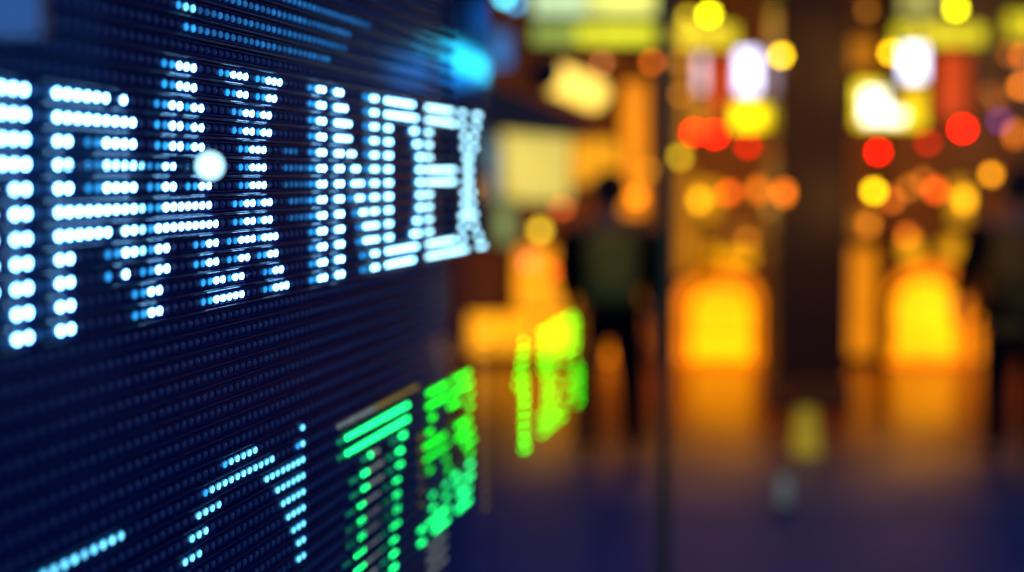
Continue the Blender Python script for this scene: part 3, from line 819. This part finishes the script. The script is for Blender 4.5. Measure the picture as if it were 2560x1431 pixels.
# ------------------------------------------------------------------ people
SKIN = solid('skin', (0.42, 0.24, 0.16), 0.5)
HAIR = solid('dark_hair', (0.012, 0.009, 0.008), 0.5)
def skin_obj(name, verts, edges, radii, mat, parent, root=0, levels=1):
    me = bpy.data.meshes.new(name)
    me.from_pydata(verts, edges, [])
    o = link(name, me, mat, parent)
    sk = o.modifiers.new('skin', 'SKIN')
    sk.use_smooth_shade = True
    for i, r in enumerate(radii):
        r = r if isinstance(r, tuple) else (r, r)
        me.skin_vertices[0].data[i].radius = r
        me.skin_vertices[0].data[i].use_root = (i == root)
    ss = o.modifiers.new('smooth', 'SUBSURF'); ss.levels = levels; ss.render_levels = levels
    return o
def person(loc, heading, H, pose, mats, label):
    e = empty('person', loc); e.rotation_euler = (0, 0, heading)
    J = dict(pelvis=(0, 0, .53), waist=(0, 0, .61), chest=(0, .005, .72), neck=(0, .0, .835), skull=(0, .012, .90), crown=(0, .005, .955),
             nose=(0, .062, .905))
    J.update(pose)
    order, rad = [], {}
    R0 = dict(pelvis=.072, waist=.066, chest=.075, neck=.033, skull=.046, crown=.040, nose=.009, sh=.036, el=.026, wr=.018, palm=(.022, .014),
              hip=.058, kn=.037, an=.024, heel=.02, toe=.018)
    edges = [('pelvis', 'waist'), ('waist', 'chest'), ('chest', 'neck'), ('neck', 'skull'), ('skull', 'crown'), ('skull', 'nose')]
    for s in 'lr':
        edges += [('chest', 'sh'+s), ('sh'+s, 'el'+s), ('el'+s, 'wr'+s), ('wr'+s, 'palm'+s),
                  ('pelvis', 'hip'+s), ('hip'+s, 'kn'+s), ('kn'+s, 'an'+s), ('an'+s, 'toe'+s)]
    # five unequal, slightly curled fingers per hand
    for s, sg in (('l', -1), ('r', 1)):
        wr, pa = Vector(J['wr'+s]), Vector(J['palm'+s])
        d = (pa - wr).normalized(); fwd = Vector((0, 1, 0)); fwd = (fwd - d*fwd.dot(d)).normalized(); side = d.cross(fwd)
        for f, (off, ln) in enumerate(((.017, .040), (.006, .046), (-.005, .043), (-.015, .033))):
            r0 = pa + fwd*off + d*.008; r1 = r0 + d*ln*.55 - side*sg*.004; r2 = r1 + d*ln*.4 - side*sg*.014
            for n_, q in zip('abc', (r0, r1, r2)): J['f%d%s%s' % (f, n_, s)] = tuple(q)
            edges += [('palm'+s, 'f%da%s' % (f, s)), ('f%da%s' % (f, s), 'f%db%s' % (f, s)), ('f%db%s' % (f, s), 'f%dc%s' % (f, s))]
        t0 = pa + fwd*.022 - d*.012; t1 = t0 + fwd*.012 + d*.018; t2 = t1 + d*.018 - side*sg*.006
        for n_, q in zip('abc', (t0, t1, t2)): J['t'+n_+s] = tuple(q)
        edges += [('palm'+s, 'ta'+s), ('ta'+s, 'tb'+s), ('tb'+s, 'tc'+s)]
    names = list(J)
    idx = {n: i for i, n in enumerate(names)}
    def rr(n):
        for k in sorted(R0, key=len, reverse=True):
            if n == k or n == k+'l' or n == k+'r':
                v = R0[k]; return tuple(q*H for q in v) if isinstance(v, tuple) else v*H
        return 0.0055*H
    S = lambda n: tuple(H*q for q in J[n])
    skin_obj('body', [S(n) for n in names], [(idx[a], idx[b_]) for a, b_ in edges], [rr(n) for n in names], SKIN, e, idx['pelvis'])
    def garment(name, chain, radii, mat, root):
        ns = []
        for a, b_ in chain:
            for q in (a, b_):
                if q not in ns: ns.append(q)
        ii = {n: i for i, n in enumerate(ns)}
        return skin_obj(name, [S(n) for n in ns], [(ii[a], ii[b_]) for a, b_ in chain],
                        [tuple(q*H for q in radii[n[:-1] if n[:-1] in radii else n]) for n in ns], mat, e, ii[root], 1)
    J['hem'] = tuple(Vector(J['pelvis']) + Vector((0, 0, -.085)))
    J['collar'] = tuple(Vector(J['neck']) + Vector((0, 0, -.02)))
    jr = dict(hem=(.112, .082), pelvis=(.106, .082), waist=(.098, .08), chest=(.108, .085), collar=(.05, .05), sh=(.06, .058), el=(.05, .048), wr=(.030, .030))
    garment('jacket', [('hem', 'pelvis'), ('pelvis', 'waist'), ('waist', 'chest'), ('chest', 'collar'), ('chest', 'shl'), ('chest', 'shr')], jr, mats['jacket'], 'pelvis')
    for s in 'lr':
        garment('sleeve', [('sh'+s, 'el'+s), ('el'+s, 'wr'+s)], jr, mats['sleeve'], 'sh'+s)
    tr = dict(pelvis=(.088, .07), hip=(.074, .075), kn=(.050, .052), an=(.045, .042))
    garment('trousers', [('pelvis', 'hipl'), ('hipl', 'knl'), ('knl', 'anl'), ('pelvis', 'hipr'), ('hipr', 'knr'), ('knr', 'anr')], tr, mats['trousers'], 'pelvis')
    for s in 'lr':
        a, t = Vector(J['an'+s]), Vector(J['toe'+s])
        J['heel'+s] = tuple(a + Vector((0, -.018, -.014)))
        garment('shoe', [('heel'+s, 'toe'+s)], dict(heel=(.024, .022), toe=(.022, .018)), mats['shoe'], 'heel'+s)
    hd = Vector(J['skull']) * H
    link('hair', sphere_mesh(.066*H, .068*H, .066*H, 16, 10), HAIR, e, loc=hd + Vector((0, -.016*H, .025*H)))
    for sx in (-1, 1):
        link('eye', sphere_mesh(.007*H, .005*H, .006*H, 8, 6), solid('eye_white', (0.5, 0.5, 0.5), 0.2), e, loc=hd + Vector((sx*.02*H, .045*H, .004*H)))
        link('ear', sphere_mesh(.005*H, .011*H, .017*H, 8, 6), SKIN, e, loc=hd + Vector((sx*.05*H, .0, 0)))
    link('mouth', sphere_mesh(.016*H, .004*H, .004*H, 8, 6), solid('lips', (0.35, 0.12, 0.1), 0.4), e, loc=hd + Vector((0, .045*H, -.03*H)))
    return tag(e, label, 'person')
BLACK = solid('black_cloth', (0.007, 0.006, 0.005), 0.85, spec=0.2)
DENIM = solid('dark_trousers', (0.008, 0.008, 0.009), 0.85, spec=0.2)
OLIVE = solid('olive_canvas', (0.50, 0.40, 0.05), 0.8, noise=0.2, nscale=20, spec=0.2)
BROWN = solid('brown_wool', (0.34, 0.21, 0.04), 0.9, noise=0.2, nscale=20, spec=0.2)
SHOE = solid('shoe_leather', (0.01, 0.009, 0.008), 0.5)
walk = dict(shl=(-.112, 0, .80), ell=(-.145, -.02, .655), wrl=(-.135, .045, .545), palml=(-.132, .06, .51),
            shr=(.112, 0, .80), elr=(.145, -.03, .655), wrr=(.14, .01, .53), palmr=(.138, .02, .49),
            hipl=(-.052, 0, .50), knl=(-.074, .03, .275), anl=(-.084, -.01, .045), toel=(-.090, .075, .018),
            hipr=(.052, 0, .50), knr=(.078, .02, .275), anr=(.090, .05, .045), toer=(.096, .135, .018))
Y1 = 9.9
p1 = at_y(1522, 1160, Y1)
person((p1.x, Y1, 0), R(0), 1.70, walk, dict(jacket=BLACK, sleeve=BLACK, trousers=DENIM, shoe=SHOE),
       'person in black jacket and trousers seen from behind with an olive backpack')
def backpack(x, y, label):
    e = empty('backpack', (x, y, 1.08))
    bm = bmesh.new(); add_box(bm, (-.14, -.16, -.16), (.14, .0, .26), 0.045)
    link('main_bag', bm_done(bm, 'main_bag', True), OLIVE, e)
    bm = bmesh.new(); add_box(bm, (-.105, -.215, -.13), (.105, -.161, .06), 0.022)
    link('pocket', bm_done(bm, 'pocket', True), OLIVE, e)
    for sx in (-1, 1):
        bm = bmesh.new()
        pts = [(sx*.09, 0.0, .25), (sx*.10, .09, .33), (sx*.10, .22, .30), (sx*.11, .27, .12), (sx*.12, .12, -.08), (sx*.11, .0, -.14)]
        for a, b_ in zip(pts, pts[1:]): add_cyl(bm, a, b_, .012, .012, 6)
        link('strap', bm_done(bm, 'strap', True), M_CORD, e)
    return tag(e, label, 'backpack')
backpack(p1.x, Y1 - 0.13, 'olive backpack on the back of the person in black')
Y2 = 10.0
p2 = at_y(2535, 1150, Y2)
stand = dict(walk)
stand.update(ell=(-.175, -.02, .66), wrl=(-.20, .02, .545), palml=(-.205, .03, .505), knl=(-.07, .0, .275), anl=(-.08, -.03, .045), toel=(-.085, .06, .018))
person((p2.x, Y2, 0), R(8), 1.72, stand, dict(jacket=BROWN, sleeve=BLACK, trousers=DENIM, shoe=SHOE),
       'person at the picture edge in a brown vest with black sleeves and one bare hand')
